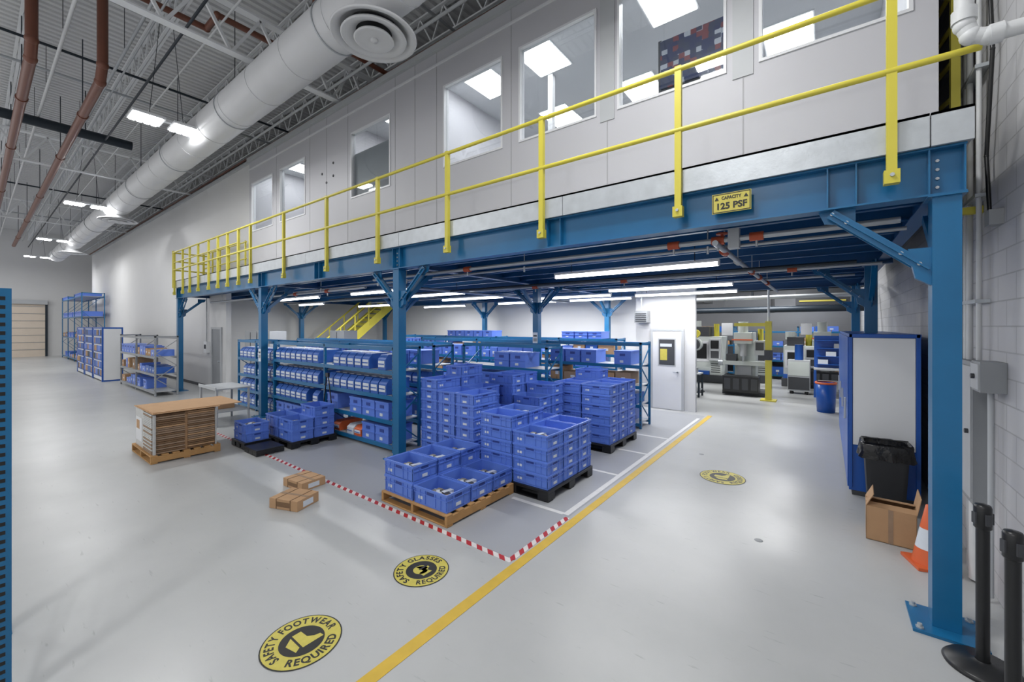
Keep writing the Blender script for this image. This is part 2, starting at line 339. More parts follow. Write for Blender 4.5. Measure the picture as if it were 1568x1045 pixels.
for c in cols+[0.1,-2.6,-8.2]:
    for s in (-0.09,0.09):
        mb.box((c+s-0.005,YF-0.075,3.165),(c+s+0.005,YF-0.006,3.486),'blue')
for c in cols:
    for i in range(4):
        for s in ((-0.04,) if c>0 else (-.04,.04)): mb.cyl((c+s,YF-0.02,3.22+i*0.065),(c+s,YF-0.006,3.22+i*0.065),0.011,'galv',8)
mb.obj('mezzanine_beam')
def column(x,y,dirs,h=3.15):
    mb=MB(); w=0.075
    mb.box((-w,-w,0.02),(w,w,h-0.012),'blue'); mb.box((-.19,-.19,0),(.19,.19,0.02),'blue'); mb.box((-.1,-.1,h-0.012),(.1,.1,h),'blue')
    for a in(-.15,.15):
        for b_ in(-.15,.15): mb.cyl((a,b_,0.02),(a,b_,0.05),0.014,'galv',8); mb.cyl((a,b_,0.02),(a,b_,0.03),0.024,'galv',6)
    for dx,dy in dirs:
        p0=(dx*0.09,dy*0.09,2.62); p1=(dx*0.66,dy*0.66,h-0.03)
        if dx: 
            for o_ in(-.045,.03): mb.beam((p0[0],o_,p0[2]),(p1[0],o_,p1[2]),0.012,0.075,'blue')
            mb.beam((p0[0],-.045,p0[2]),(p1[0],-.045,p1[2]),0.06,0.012,'blue')
        else: mb.beam(p0,p1,0.06,0.07,'blue')
        s_=Vector((dx,dy,0))
        mb.prism([s_*0.075+Vector((0,0,2.5)),s_*0.075+Vector((0,0,2.78)),s_*0.2+Vector((0,0,2.78)),s_*0.16+Vector((0,0,2.56))],Vector((-dy*.012,-.05 if dx else 0,0)),'blue')
        mb.prism([s_*0.5+Vector((0,0,h)),s_*0.74+Vector((0,0,h)),s_*0.7+Vector((0,0,h-.1)),s_*0.5+Vector((0,0,h-.14))],Vector((.012,0,0)) if dy else Vector((0,.012,0)),'blue')
        if dx:
            for t_ in(0.14,0.24,0.56,0.65): 
                z=2.62+(t_-.09)/(.57)*(h-2.65); mb.cyl((dx*t_,-.07,z),(dx*t_,-.04,z),0.014,'galv',8)
    mb.obj('steel_column',loc=(x,y,0))
for i,c in enumerate(cols):
    for j,r in enumerate(rows):
        d=[]
        if i>0: d.append((1,0))
        if i<3: d.append((-1,0))
        if j<2: d.append((0,1))
        if j>0: d.append((0,-1))
        column(c if not(i==0 and j>0) else 0.55,r,d)
for x,y,z in ((-10.9,YF,1.35),(-5.63,8.4,1.75),(-17.5,YF,1.5)):
    mb=MB(); mb.box((-.07,-.004,0),(.07,0,.3),'label'); mb.box((-.05,-.006,.2),(.05,-.004,.24),'dgrey'); mb.box((-.05,-.006,.08),(.05,-.004,.16),'grey'); mb.obj('paper_notice',loc=(x,y-.077,z))
# capacity sign
mb=MB(); sx=-0.69
mb.box((sx-.16,YF-0.095,3.25),(sx+.16,YF-0.084,3.43),'mark_yl')
for a,b_ in [((-.155,3.255),(.155,3.262)),((-.155,3.418),(.155,3.425)),((-.155,3.255),(-.148,3.425)),((.148,3.255),(.155,3.425))]:
    mb.box((sx+a[0],YF-.0965,a[1]),(sx+b_[0],YF-.095,b_[1]),'mark_dk')
T=Matrix.Translation((sx,YF-.097,3.31))@Matrix.Rotation(math.pi/2,4,'X'); add_text(mb,'125 PSF',T,0.08,'mark_dk')
T=Matrix.Translation((sx,YF-.097,3.385))@Matrix.Rotation(math.pi/2,4,'X'); add_text(mb,'CAPACITY',T,0.04,'mark_dk',.85)
for s in (-.12,.12): mb.prism([(sx+s-.018,YF-.097,3.37),(sx+s+.018,YF-.097,3.37),(sx+s,YF-.097,3.402)],(0,-.001,0),'mark_dk')
mb.obj('capacity_sign')
# guardrail
mb=MB(); RY=4.15
px=[0.389,-1.139,-2.72,-4.34,-6.02,-7.67,-9.47,-11.25,-12.0,-12.75,-13.46,-14.2,-15.1,-15.9,-16.6,-17.5]
for i,x in enumerate(px):
    mb.box((x-.03,RY-.015,3.28),(x+.03,RY+.035,4.72),'yellow'); mb.box((x-.045,RY-.03,3.26),(x+.045,RY+.04,3.36),'yellow')
    mb.cyl((x,RY-.03,3.32),(x,RY-.045,3.32),0.014,'galv',8)
for z in (4.69,4.1): mb.cyl((MX0+.15,RY,z),(0.84,RY,z),0.024,'yellow',12)
for z in (4.35,): mb.cyl((-17.5,RY,z),(-12,RY,z),0.02,'yellow',8)
for y in (4.15,5.0):
    mb.box((-17.6,y-.03,3.5),(-17.54,y+.03,4.75),'yellow')
for z in (4.69,4.4,4.1): mb.cyl((-17.57,4.15,z),(-17.57,5.1,z),0.024,'yellow',8)
for x in (-16.8,-16.1,-15.3,-14.6,-14.0): mb.box((x-.025,5.02,DZ+.02),(x+.025,5.06,4.8),'yellow')
for z in (4.75,4.25): mb.cyl((-17.5,5.03,z),(-13.9,5.03,z),0.022,'yellow',8)
mb.obj('mezzanine_guardrail')
mb=MB()
for y in (5.4,6.3): mb.box((.90,y-.03,2.9),(.96,y+.03,6.6),'yellow'); mb.box((.96,y-.03,3.2),(XR-.002,y+.03,3.26),'yellow'); mb.box((.96,y-.03,6.2),(XR-.002,y+.03,6.26),'yellow')
for i in range(10): mb.beam((.93,5.4,3.3+i*.33),(.93,6.3,3.5+i*.33),0.03,0.03,'yellow')
mb.obj('yellow_access_ladder')
# windows
for i,(a,b_) in enumerate(wins):
    mb=MB(); t=0.03; y0,y1=WY-0.015,WY+0.1
    mb.box((a,y0,sill),(a+t,y1,head),'frame'); mb.box((b_-t,y0,sill),(b_,y1,head),'frame')
    mb.box((a+t,y0,sill),(b_-t,y1,sill+t),'frame'); mb.box((a+t,y0,head-t),(b_-t,y1,head),'frame')
    mb.box((a+t,WY+.04,sill+t),(b_-t,WY+.05,head-t),'glass')
    if i==2: mb.box((a+t,WY+.07,sill+t),(b_-t,WY+.08,sill+1.0),'grey')
    mb.obj('window_%d'%(i+1))
mb=MB()
for yy in (6.15,8.5):
    for xx in ([-0.2,-1.9,-4.1,-5.4,-8.0,-11.3,-12.9] if yy<7 else [-0.5,-3.0,-4.9,-7.9,-11.0,-12.8]):
        mb.box((xx-.33,yy-.6,ZT-.125),(xx+.33,yy+.6,ZT-.102),'troffer'); mb.box((xx-.36,yy-.63,ZT-.115),(xx+.36,yy+.63,ZT-.101),'white')
mb.obj('office_ceiling_light')
mb=MB(); mb.box((-1.75,5.55,5.35),(-0.95,5.58,5.98),'reflection'); mb.box((-1.78,5.58,5.3),(-.92,5.6,6.0),'dgrey'); mb.box((-1.78,5.56,DZ+.02),(-1.74,5.6,6.0),'dgrey'); mb.box((-.96,5.56,DZ+.02),(-.92,5.6,6.0),'dgrey'); mb.obj('window_reflection_board')  # board added behind the glass to carry the painted reflection
mb=MB(); mb.box((-5.2,6.8,DZ+.02),(-5.1,6.9,ZT-.1),'white'); mb.box((-4.3,6.8,DZ+.02),(-4.2,6.9,ZT-.1),'white'); mb.box((-5.1,6.82,5.9),(-4.3,6.88,6.0),'white'); mb.box((-5.06,6.84,DZ+.02),(-4.34,6.87,5.9),'lgrey'); mb.obj('door_office')
# under-deck strip lights
def strip(x0,x1,y,z=3.0,e=44):
    mb=MB(); L=x1-x0
    mb.box((0,-.035,0.03),(L,.035,0.06),'white'); mb.lathe([(0.026,0.02),(0.026,L-.02)],(0,0,0),'led',12,Matrix.Rotation(math.pi/2,4,'Y'))
    mb.box((0,-.03,-.02),(0.02,.03,.03),'white'); mb.box((L-.02,-.03,-.02),(L,.03,.03),'white')
    for a in(.3,L-.3): mb.cyl((a,0,.06),(a,0,.46),0.006,'dkpipe',5)
    o=mb.obj('led_strip_light',loc=(x0,y,z))
    ld=bpy.data.lights.new('lamp','AREA'); ld.shape='RECTANGLE'; ld.size=L; ld.size_y=0.05; ld.energy=e
    lo=bpy.data.objects.new('lamp',ld); S.collection.objects.link(lo); lo.parent=o; lo.location=(L/2,0,-.03)
for a in [(-3.53,-1.08,5.8),(-9.5,-7.1,5.8),(-13.5,-11.05,5.8),(-3.94,-1.4,8.8),(-9.4,-7.0,8.8),(-4.0,-1.6,10.6,3.0,56),(-9.3,-6.9,11.4,3.0,75),(-15.2,-12.8,9.6,3.0,60),(-6.4,-4.4,11.4,3.0,75),(-13.5,-11.1,11.6,3.0,60),(-16,-14.2,7.6),(-9.3,-6.9,7.2,3.0,40),(-6.6,-4.4,10.0,3.0,50)]: strip(*a)  # strips near the back wall and stairs are added to brighten them
# sprinkler under mezz
mb=MB(); 
mb.cyl((-0.9,4.6,3.05),(-0.95,11.9,3.05),0.03,'pipe'); mb.cyl((-7,4.75,3.1),(.5,4.75,3.1),0.028,'pipe'); mb.cyl((-16.5,4.9,3.0),(-7.5,4.9,3.0),0.03,'pipe'); mb.cyl((-16.5,7.4,3.05),(.6,7.4,3.05),0.025,'pipe'); mb.cyl((-12,6.6,3.0),(.3,6.6,3.0),0.022,'dkpipe'); mb.cyl((-12,5.3,3.12),(.6,5.3,3.12),0.02,'pipe'); mb.cyl((-14,9.3,3.1),(.4,9.3,3.1),0.022,'pipe'); mb.cyl((-6.8,4.7,3.0),(-6.8,12,3.0),.03,'pipe')
for p in [(-.9,4.75,3.1),(-1.35,4.75,3.1),(-.55,4.75,3.1),(-4.5,4.75,3.1),(-12,4.9,3.0),(-9,4.9,3),(-3,7.4,3.05),(-5,7.4,3.05),(-.4,7.4,3.05),(-10.5,4.9,3)]:
    mb.cyl((p[0]-.06,p[1],p[2]),(p[0]+.06,p[1],p[2]),0.045,'coup'); mb.cyl((p[0],p[1],p[2]),(p[0],p[1],p[2]-.1),0.012,'pipe')
for y in (5.2,6.1,7.4,8.3,9.5): mb.cyl((-.92,y-.07,3.05),(-.92,y+.07,3.05),0.045,'coup' if y!=6.1 else 'pipe'); mb.cyl((-.92,y,3.05),(-.92,y,3.47),0.008,'pipe',6)
mb.lathe([(.001,0),(.06,0),(.06,.015),(.001,.015)],(-.9,4.95,3.2),'coup',16); mb.cyl((-.9,4.95,3.05),(-.9,4.95,3.2),.015,'coup'); mb.box((-.8,4.7,3.0),(-.7,4.8,3.2),'lgrey')
for x in (-1,-3.4,-6,-9,-12,-15): mb.cyl((x,4.75,3.1),(x,4.75,3.5),0.007,'pipe',6); mb.cyl((x,4.75,3.05),(x,4.75,2.97),.012,'pipe')
mb.obj('sprinkler_pipe_run')
# ================================================================ FLOOR MARKINGS
def decalbox(name,rects,k,z=0.002):
    mb=MB()
    for (a,b_,c,d) in rects: mb.box((a,c,0.0005),(b_,d,z),k)
    mb.obj(name)
decalbox('floor_marking_zone',[(-7.6,-2.36,3.1,10.9)],'zone',0.0015)
decalbox('floor_marking_yellow_line',[(-2.31,-2.21,-3,11.0)],'mark_y',0.003)
decalbox('floor_marking_hazard_tape',[(-12.5,-2.34,3.03,3.09),(-2.39,-2.33,3.09,4.15)],'hazard',0.003)
decalbox('floor_marking_white_line',[(-2.45,-2.38,4.2,10.5),(-3.2,-2.45,4.18,4.24),(-3.2,-2.45,5.75,5.81),(-3.2,-2.45,7.0,7.06),(-3.2,-2.45,8.2,8.26)],'mark_w',0.003)
def sticker(x,y,top,bot,fade=False,r=0.26):
    mb=MB(); K='mark_dk'
    mb.disc((0,0),r,0.003,K); mb.disc((0,0),r*0.965,0.0036,'mark_yl'); mb.disc((0,0),r*0.56,0.0042,K)
    def arc(t,cen,inv,size,lim):
        ws=[]
        for ch in t:
            if ch==' ': ws.append(.34); continue
            v,_=text_geo(ch); ws.append(max(a.x for a in v)-min(a.x for a in v)+.1)
        tot=sum(ws); acc=0; rr=r*.765; sc=r*size
        fx=min(1.0,math.radians(lim)*rr/(tot*sc))
        for ch,w_ in zip(t,ws):
            u=math.degrees((acc+w_/2-tot/2)*sc*fx/rr); acc+=w_
            if ch==' ': continue
            if not inv: a=math.radians(cen-u); rot=a-math.pi/2
            else: a=math.radians(cen+u); rot=a+math.pi/2
            m=Matrix.Translation((rr*math.cos(a),rr*math.sin(a),0.0042))@Matrix.Rotation(rot,4,'Z')
            add_text(mb,ch,m,sc,K,fx)
    arc(top,90,False,.31,212); arc(bot,270,True,.31,112)
    z=0.0048; k='mark_yl'; q=r
    if 'FOOT' in top:
        mb.poly([(-.1*q,.35*q,z),(.14*q,.35*q,z),(.16*q,.05*q,z),(.3*q,-.08*q,z),(.44*q,-.12*q,z),(.46*q,-.26*q,z),(-.1*q,-.26*q,z)],k)
        mb.poly([(-.38*q,.1*q,z),(-.16*q,.3*q,z),(-.16*q,-.2*q,z),(-.3*q,-.3*q,z)],k)
    else:
        mb.disc((-.02*q,.02*q),.27*q,z,k,24)
        mb.poly([(-.02*q,.29*q,z),(.33*q,.02*q,z),(.3*q,-.1*q,z),(.0,-.1*q,z)],k)
        mb.poly([(-.2*q,-.35*q,z),(.2*q,-.35*q,z),(.12*q,-.1*q,z),(-.2*q,-.1*q,z)],k)
        mb.box((-.05*q,.02*q,z),(.34*q,.1*q,z+.0006),K)
    mb.obj('floor_safety_sticker',loc=(x,y,0),rz=math.pi/2)
sticker(-2.91,1.4,'SAFETY FOOTWEAR','REQUIRED'); sticker(-2.9,2.46,'SAFETY GLASSES','REQUIRED',r=.245); sticker(-1.2,6.63,'SAFETY FOOTWEAR','REQUIRED',r=.3)
mb=MB()
for x,y in [(-1.7,7.6),(-.55,4.9)]: mb.lathe([(0.04,0.0),(0.036,0.003),(0.03,0.004),(0.001,0.004)],(x,y,0.001),'grey',20)
mb.obj('floor_drain_cap')
# ================================================================ CRATES + PALLETS
def crate_mesh():
    mb=MB(); L,W,H=.552,.392,.17; t=.012; a,b_=L/2-.012,W/2-.012
    mb.box((-a,-b_,.008),(a,b_,.018),'crate')
    for s in(-1,1):
        mb.box((-a,s*b_,.008),(a,s*(b_-t),H-.004),'crate'); mb.box((s*a,-b_,.008),(s*(a-t),b_,H-.004),'crate')
        for z0,z1,e in [(H-.022,H,0.011),(H*.62,H*.62+.008,0.008),(0,.014,0.004)]:
            mb.box((-a-e,s*b_,z0),(a+e,s*(b_+e),z1),'crate'); mb.box((s*a,-b_,z0),(s*(a+e),b_,z1),'crate')
        for i in range(7):
            x=-a+.01+i*(2*a-.02)/6
            if i in (0,1,2,4,5,6): mb.box((x-.004,s*b_,.014),(x+.004,s*(b_+.008),H-.022),'crate')
        for y in (-b_+.006,-.09,.09,b_-.006): mb.box((s*a,y-.004,.014),(s*(a+.008),y+.004,H-.022),'crate')
        mb.box((s*a,-.055,H-.062),(s*(a+.002),.055,H-.03),'crate_dk')
        mb.box((-.06,s*b_,H-.06),(.06,s*(b_+.002),H-.03),'crate_dk')
        mb.box((-.2,s*b_,.05),(-.13,s*(b_+.003),.08),'label')
        mb.box((s*a,-.04,.03),(s*(a+.003),.04,.062),'label')
    return mb
cm=crate_mesh(); tmp=cm.obj('tmp'); CR=tmp.data; CR.name='crate'; bpy.data.objects.remove(tmp)
pm=MB()
for s in range(26): 
    pm.cbox((random.uniform(-.2,.2),random.uniform(-.13,.13),.05+random.uniform(0,.03)),(random.uniform(.05,.16),random.uniform(.04,.1),random.uniform(.03,.06)),random.choice(['parts','label','label','kraft','dgrey']),random.uniform(0,3))
tmp=pm.obj('tmp'); PT=tmp.data; bpy.data.objects.remove(tmp)
def crate_stack(x0,y0,z0,grid,h=.17,full=(),rot=False):
    e=empty('plastic_crate_stack',(x0,y0,z0)); k=0
    dx,dy=(.405,.57) if rot else (.57,.405)
    for j,row in enumerate(grid):
        for i,nl in enumerate(row):
            for q in range(nl):
                o=link('crate_%d'%k,CR,e,(i*dx+dx/2,j*dy+dy/2,q*h)); k+=1
                o.rotation_euler[2]=random.uniform(-.015,.015)+(math.pi/2 if rot else 0); o.scale[2]=h/.17
            if nl and (i,j) in full:
                link('parts_%d'%k,PT,e,(i*dx+dx/2,j*dy+dy/2,(nl-1)*h),math.pi/2 if rot else 0); k+=1
def pallet(x0,y0,lx,ly,k='wood',h=.13):
    mb=MB()
    if k=='wood':
        n=7
        for i in range(n): 
            y=i*(ly-.09)/(n-1); mb.box((0,y,h-.02),(lx,y+.09,h),k)
        for x in (0,lx/2-.02,lx-.04): mb.box((x,0,.02),(x+.04,ly,h-.02),k)
        for y in (0,ly/2-.045,ly-.09): mb.box((0,y,0),(lx,y+.09,.018),k)
    else:
        mb.box((0,0,h-.035),(lx,ly,h),k)
        for i in (0,.5,1):
            for j in (0,.5,1):
                x=i*(lx-.16); y=j*(ly-.16); mb.box((x,y,.012),(x+.16,y+.16,h-.035),k)
        for j in (0,.5,1): mb.box((0,j*(ly-.12),0),(lx,j*(ly-.12)+.12,.012),k)
    mb.obj('wooden_pallet' if k=='wood' else 'plastic_pallet',loc=(x0,y0,0.003),bevel=.004)
pallet(-4.45,3.13,1.18,1.2); crate_stack(-4.44,3.15,.135,[[2,1],[2,1],[2,1]],.2,((0,0),(1,0),(1,1),(1,2),(0,1),(0,2)))
pallet(-3.9,4.34,1.16,1.22,'black',.14); crate_stack(-3.89,4.35,.145,[[5,4],[5,4],[4,4]],.17,((0,1),(1,0)))
pallet(-5.42,4.55,1.24,1.16,'black',.14); crate_stack(-5.41,4.56,.145,[[7,6,6],[8,6,4]],.17,rot=True)
pallet(-4.1,6.66,1.16,1.22,'black',.14); crate_stack(-4.09,6.67,.145,[[6,6],[6,6],[7,6]],.17,((1,0),))
pallet(-4.98,5.78,1.16,.83,'black',.14); crate_stack(-4.97,5.79,.145,[[7,5],[7,6]],.17,((1,0),))
pallet(-8.72,3.45,1.16,.86,'black',.12); crate_stack(-8.71,3.47,.125,[[2,2],[2,3]],.19,((0,0),(1,0)))
pallet(-8.78,2.93,.6,.45,'black',.12); crate_stack(-8.76,2.95,.125,[[2]],.16,((0,0),))
pallet(-8.1,2.9,.5,.45,'black',.1)
# cardboard skid
pallet(-9.75,1.72,1.25,.95)
mb=MB(); random.seed(3); SH=.66
mb.box((0,0,0),(.52,.86,SH-.01),'carton_w'); mb.box((.55,.02,0),(1.1,.86,SH-.03),'card')
for j in range(2):
    for q in range(int(SH/.032)): mb.box((1.1,.035+j*.42,.004+q*.032),(1.12+random.uniform(0,.022),.415+j*.42,.026+q*.032),random.choice(['kraft','kraft','card','card_dk']))
mb.box((1.1,.0,0),(1.15,.032,SH-.02),'carton_w'); mb.box((1.1,.84,0),(1.15,.86,SH-.02),'carton_w')
for q in range(int(SH/.028)): mb.box((.56+random.uniform(0,.01),-.012,.003+q*.028),(1.09,.02,.025+q*.028),random.choice(['kraft','carton_w','carton_w']))
mb.box((.05,-.006,.1),(.45,0,.5),'frame'); mb.box((.1,-.008,.3),(.3,-.006,.45),'card')
mb.box((-.02,-.02,SH),(1.2,.9,SH+.01),'card'); mb.box((.1,-.01,SH+.01),(1.16,1.25,SH+.022),'card')
mb.obj('cardboard_sheet_stack',loc=(-9.68,1.76,.135))
def flatbox(x,y,w,d,h,rz):
    mb=MB(); mb.box((-w/2,-d/2,0),(w/2,d/2,h),'card')
    mb.box((-w/2,-.02,h),(w/2,.02,h+.002),'kraft'); mb.box((-.1,-d/2-.001,.03),(.1,-d/2,h-.03),'card_dk'); mb.box((w/2,-.08,.02),(w/2+.002,.08,h-.03),'label')
    for s in(-.25,.25): mb.box((w*s-.006,-d/2-.003,0),(w*s+.006,d/2+.003,h+.003),'card_dk')
    mb.obj('flat_cardboard_carton',loc=(x,y,.003),rz=rz,bevel=.004)
flatbox(-5.75,2.8,.44,.34,.11,.1); flatbox(-5.22,2.42,.42,.34,.12,.35)
mb=MB()
for s in(-.28,.28): mb.cyl((s,0,.004),(s*.1,.0,1.2),.012,'black',8)
mb.box((-.05,-.02,1.18),(.05,.02,1.26),'black'); mb.cyl((-.15,0,.55),(.15,0,.55),.01,'black',8)
mb.obj('a_frame_stand',loc=(-8.0,4.36,0.0))
# ================================================================ RACKS
def fill_shelf(mb,x0,x1,yf,dep,z,gap,kind):
    x=x0+.05; x00=x0
    if kind=='none': return
    while x<x1-.1:
        kd=kind
        if kind=='orange' and x-x00>(x1-x00)*.5: kd='crates'
        if kd in('bins','orange'):
            w=.24; h=min(gap-.09,.27) if kd=='bins' else .18
            if x+w>x1-.03: break
            if random.random()<.06: x+=w; continue
            k='bin' if kd=='bins' else random.choice(['orange','orange','label'])
            mb.prism([(x,yf+.03,z),(x,yf+dep-.06,z),(x,yf+dep-.06,z+h),(x,yf+.1,z+h),(x,yf+.03,z+h*.7)],(w-.02,0,0),k)
            mb.box((x+.02,yf+.018,z+.05),(x+w-.04,yf+.029,z+h*.6),'label')
            mb.box((x+.03,yf+.012,z+h*.35),(x+w-.05,yf+.018,z+h*.42),'bin')
            if kd=='bins' : mb.box((x+.03,yf+.2,z+h),(x+w-.05,yf+dep-.1,z+h+.012),'label')
            x+=w+.012
        elif kd=='crates':
            w=.4; h=min(gap-.08,.3)
            if x+w>x1-.03: break
            if random.random()<.15: x+=w; continue
            mb.box((x+.01,yf+.03,z),(x+w-.01,yf+dep-.05,z+h-.03),'crate'); mb.box((x,yf+.02,z+h-.03),(x+w,yf+dep-.04,z+h),'crate')
            mb.box((x,yf+.02,z+h*.45),(x+w,yf+.03,z+h*.5),'crate')
            mb.box((x+.14,yf+.024,z+h*.62),(x+.26,yf+.03,z+h*.8),'crate_dk'); mb.box((x+.14,yf+.024,z+.04),(x+.22,yf+.03,z+h*.3),'label')
            x+=w+.02
        elif kd=='boxes':
            w=random.choice([.25,.35,.45]); h=min(gap-.08,random.uniform(.16,.36))
            if x+w>x1-.03: break
            if random.random()<.15: x+=w; continue
            k=random.choice(['card','card','crate','bin','kraft','crate'])
            mb.box((x,yf+.04,z),(x+w,yf+dep-.06,z+h),k); mb.box((x+w*.4,yf+.037,z+h*.35),(x+w*.65,yf+.04,z+h*.6),'label'); mb.box((x+w*.46,yf+.036,z),(x+w*.54,yf+.04,z+h*.25),'kraft')
            x+=w+.03
def rack(name,xs,yf,dep,h,zs,kinds,fk='blue',back=False,parent_name=None):
    e=empty(name,(xs[0],yf,0)); ox,oy=xs[0],yf
    mb=MB(); w=.045
    for x in xs:
        for y in (yf,yf+dep-w): mb.box((x-w/2-ox,y-oy,0.003),(x+w/2-ox,y+w-oy,h),fk)
        for i in range(4): 
            za=.15+i*(h-.3)/4; zb=za+(h-.3)/4
            mb.beam((x-ox,w if i%2 else dep-w,za),(x-ox,dep-w if i%2 else w,zb),.02,.02,fk)
        mb.box((x-w/2-ox,0,h-.05),(x+w/2-ox,dep,h-.01),fk)
        for i in range(int(h/.1)): mb.box((x-.008-ox,-.001,.08+i*.1),(x+.008-ox,.001,.11+i*.1),'dgrey')
    for a,b_ in zip(xs,xs[1:]):
        for z in zs:
            for y in (0,dep-.03): mb.box((a+w/2-ox,y,z-.07),(b_-w/2-ox,y+.03,z),fk)
            if z<h-.1: mb.box((a+w/2-ox,.03,z-.02),(b_-w/2-ox,dep-.03,z-.003),'lgrey')
    if back: mb.box((xs[0]-ox,dep,0.1),(xs[-1]-ox,dep+.01,h-.05),'lgrey')
    mb.obj('frame',e)
    mb=MB()
    for bi,(a,b_) in enumerate(zip(xs,xs[1:])):
        for li,z in enumerate(zs[:-1]):
            kd=kinds[bi%len(kinds)][li]; fill_shelf(mb,a-ox+.03,b_-ox-.02,0,dep,z,zs[li+1]-z,kd)
        if len(kinds[bi%len(kinds)])>=len(zs): fill_shelf(mb,a-ox+.03,b_-ox-.02,0,dep,zs[-1],.28,kinds[bi%len(kinds)][len(zs)-1])
    if mb.v: mb.obj('stored_bins',e)
Z4=[.12,.52,.92,1.36,1.84]
B=['bins','bins','bins','bins']
rack('steel_shelving_rack',[-12.9,-11.75,-10.62],4.46,.6,1.84,Z4,[B,B])
rack('steel_shelving_rack',[-10.6,-8.25,-5.96],4.42,.6,1.84,[.12,.55,.98,1.42,1.84],[['crates','bins','bins','bins'],['orange','crates','bins','bins']])
rack('steel_shelving_rack',[-6.5,-4.3],6.72,.6,1.8,Z4,[['boxes','crates','crates','crates']])
rack('steel_shelving_rack',[-12.8,-10.4,-8.0,-6.7],6.0,.6,1.8,Z4,[['boxes','crates','bins','crates']])
rack('steel_shelving_rack',[-10.2,-7.85,-5.5,-3.15],8.65,.6,1.86,Z4,[['boxes','crates','boxes','crates'],['crates','boxes','boxes','boxes'],['crates','boxes','boxes','crates']])
rack('steel_shelving_rack',[-13.2,-10.85,-8.5,-6.15,-4.4],10.3,.6,1.88,[.12,.6,1.08,1.45,1.86],[['boxes','crates','boxes','crates','none'],['crates','boxes','crates','boxes','crates']])
rack('grey_shelving_unit',[-21.4,-19.0,-16.6],3.45,.6,1.9,[.15,.7,1.25,1.86],[['boxes','boxes','crates','none'],['crates','boxes','boxes','none']],'grey')
for i in range(3):
    mb=MB(); 
    mb.box((0,0,.05),(1.9,.55,2.1),'white'); mb.box((-.05,-.02,0),(0.03,.6,2.16),'cab'); mb.box((1.87,-.02,0),(1.95,.6,2.16),'cab'); mb.box((1.95,.03,.06),(1.96,.55,2.1),'white'); mb.box((0,-.02,2.1),(1.9,.6,2.16),'cab'); mb.box((0.03,0,0),(1.87,.5,.05),'dgrey')
    for k in range(6): mb.box((.03,-.03,.2+k*.32),(1.87,-.001,.23+k*.32),'cab')
    for k in range(6):
        for q in range(7): mb.box((.06+q*.26,-.025,.24+k*.32),(.28+q*.26,-.001,.46+k*.32),random.choice(['bin','bin','crate','card','dgrey','bin']))
    mb.obj('parts_storage_cabinet',loc=(-29.0+i*2.15,3.15,0))
rack('pallet_rack',[-43,-40.2,-37.4,-34.6],3.9,1.0,4.2,[.2,1.5,2.8,4.0],[['crates','boxes','crates','crates'],['boxes','crates','crates','none'],['boxes','boxes','crates','crates']])
mb=MB(); mb.box((-45.79,-1.6,0),(-45.7,3.3,3.8),'rolldoor')
for i in range(7): mb.box((-45.7,-1.6,.5+i*.52),(-45.68,3.3,.53+i*.52),'grey')
for y in(-1.7,3.3): mb.box((-45.79,y,0),(-45.6,y+.12,4.0),'dkpipe')
mb.box((-45.79,-1.7,3.8),(-45.5,3.42,4.1),'lgrey'); mb.obj('door_rollup')
mb=MB(); mb.box((-17.1,WY+.02,0),(-16.3,WY+.049,2.1),'grey'); mb.box((-17.18,WY+.0,0),(-17.1,WY+.049,2.17),'lgrey'); mb.box((-16.3,WY+.0,0),(-16.22,WY+.049,2.17),'lgrey'); mb.box((-17.1,WY+.0,2.1),(-16.3,WY+.049,2.17),'lgrey'); mb.cyl((-16.4,WY+.02,1.0),(-16.4,WY-.04,1.0),.03,'galv'); mb.obj('door_1')
mb=MB(); mb.box((-17.75,WY-.05,1.25),(-17.45,WY+.049,1.65),'white'); mb.box((-17.7,WY-.055,1.4),(-17.5,WY-.05,1.55),'dgrey'); mb.cyl((-17.6,WY,1.65),(-17.6,WY,3.4),.02,'lgrey'); mb.obj('wall_control_box')
# door back
mb=MB(); y=11.2; a,b_=-3.72,-2.98
mb.box((a,y-.04,0.01),(b_,y-.005,2.08),'frame'); mb.box((a-.06,y-.05,0),(a,y-.001,2.14),'lgrey'); mb.box((b_,y-.05,0),(b_+.06,y-.001,2.14),'lgrey'); mb.box((a,y-.05,2.08),(b_,y-.001,2.14),'lgrey')
mb.box((a+.14,y-.046,1.15),(b_-.14,y-.04,1.88),'lgrey'); mb.box((a+.17,y-.05,1.18),(b_-.17,y-.046,1.85),'dgrey')
mb.box((a+.2,y-.052,1.3),(a+.38,y-.05,1.6),'mark_yl'); mb.box((a+.2,y-.052,1.66),(a+.5,y-.05,1.74),'label')
mb.cyl((b_-.08,y-.04,1.0),(b_-.08,y-.1,1.0),.025,'galv'); mb.box((b_-.2,y-.1,.99),(b_-.07,y-.08,1.01),'galv'); mb.obj('door_2')
mb=MB(); mb.box((-4.15,10.95,2.3),(-3.8,11.19,2.62),'grey')
for k in range(5): mb.box((-4.12,10.94,2.33+k*.05),(-3.83,10.95,2.35+k*.05),'dgrey')
mb.cyl((-3.97,11.0,2.62),(-3.97,11.0,3.15),.02,'galv'); mb.obj('unit_heater')
mb=MB(); mb.box((0,0,0.05),(.9,.5,2.05),'lgrey'); mb.box((.44,-.01,.1),(.46,0,2.0),'dgrey'); mb.box((.5,-.03,1.0),(.52,-.005,1.2),'galv'); mb.box((0.03,.03,0),(.87,.47,.05),'dgrey')
c0=mb.obj('storage_cabinet',loc=(-15.6,5.6,0)); link('storage_cabinet',c0.data,loc=(-14.6,5.6,0)); link('storage_cabinet',c0.data,loc=(-13.8,7.6,0))
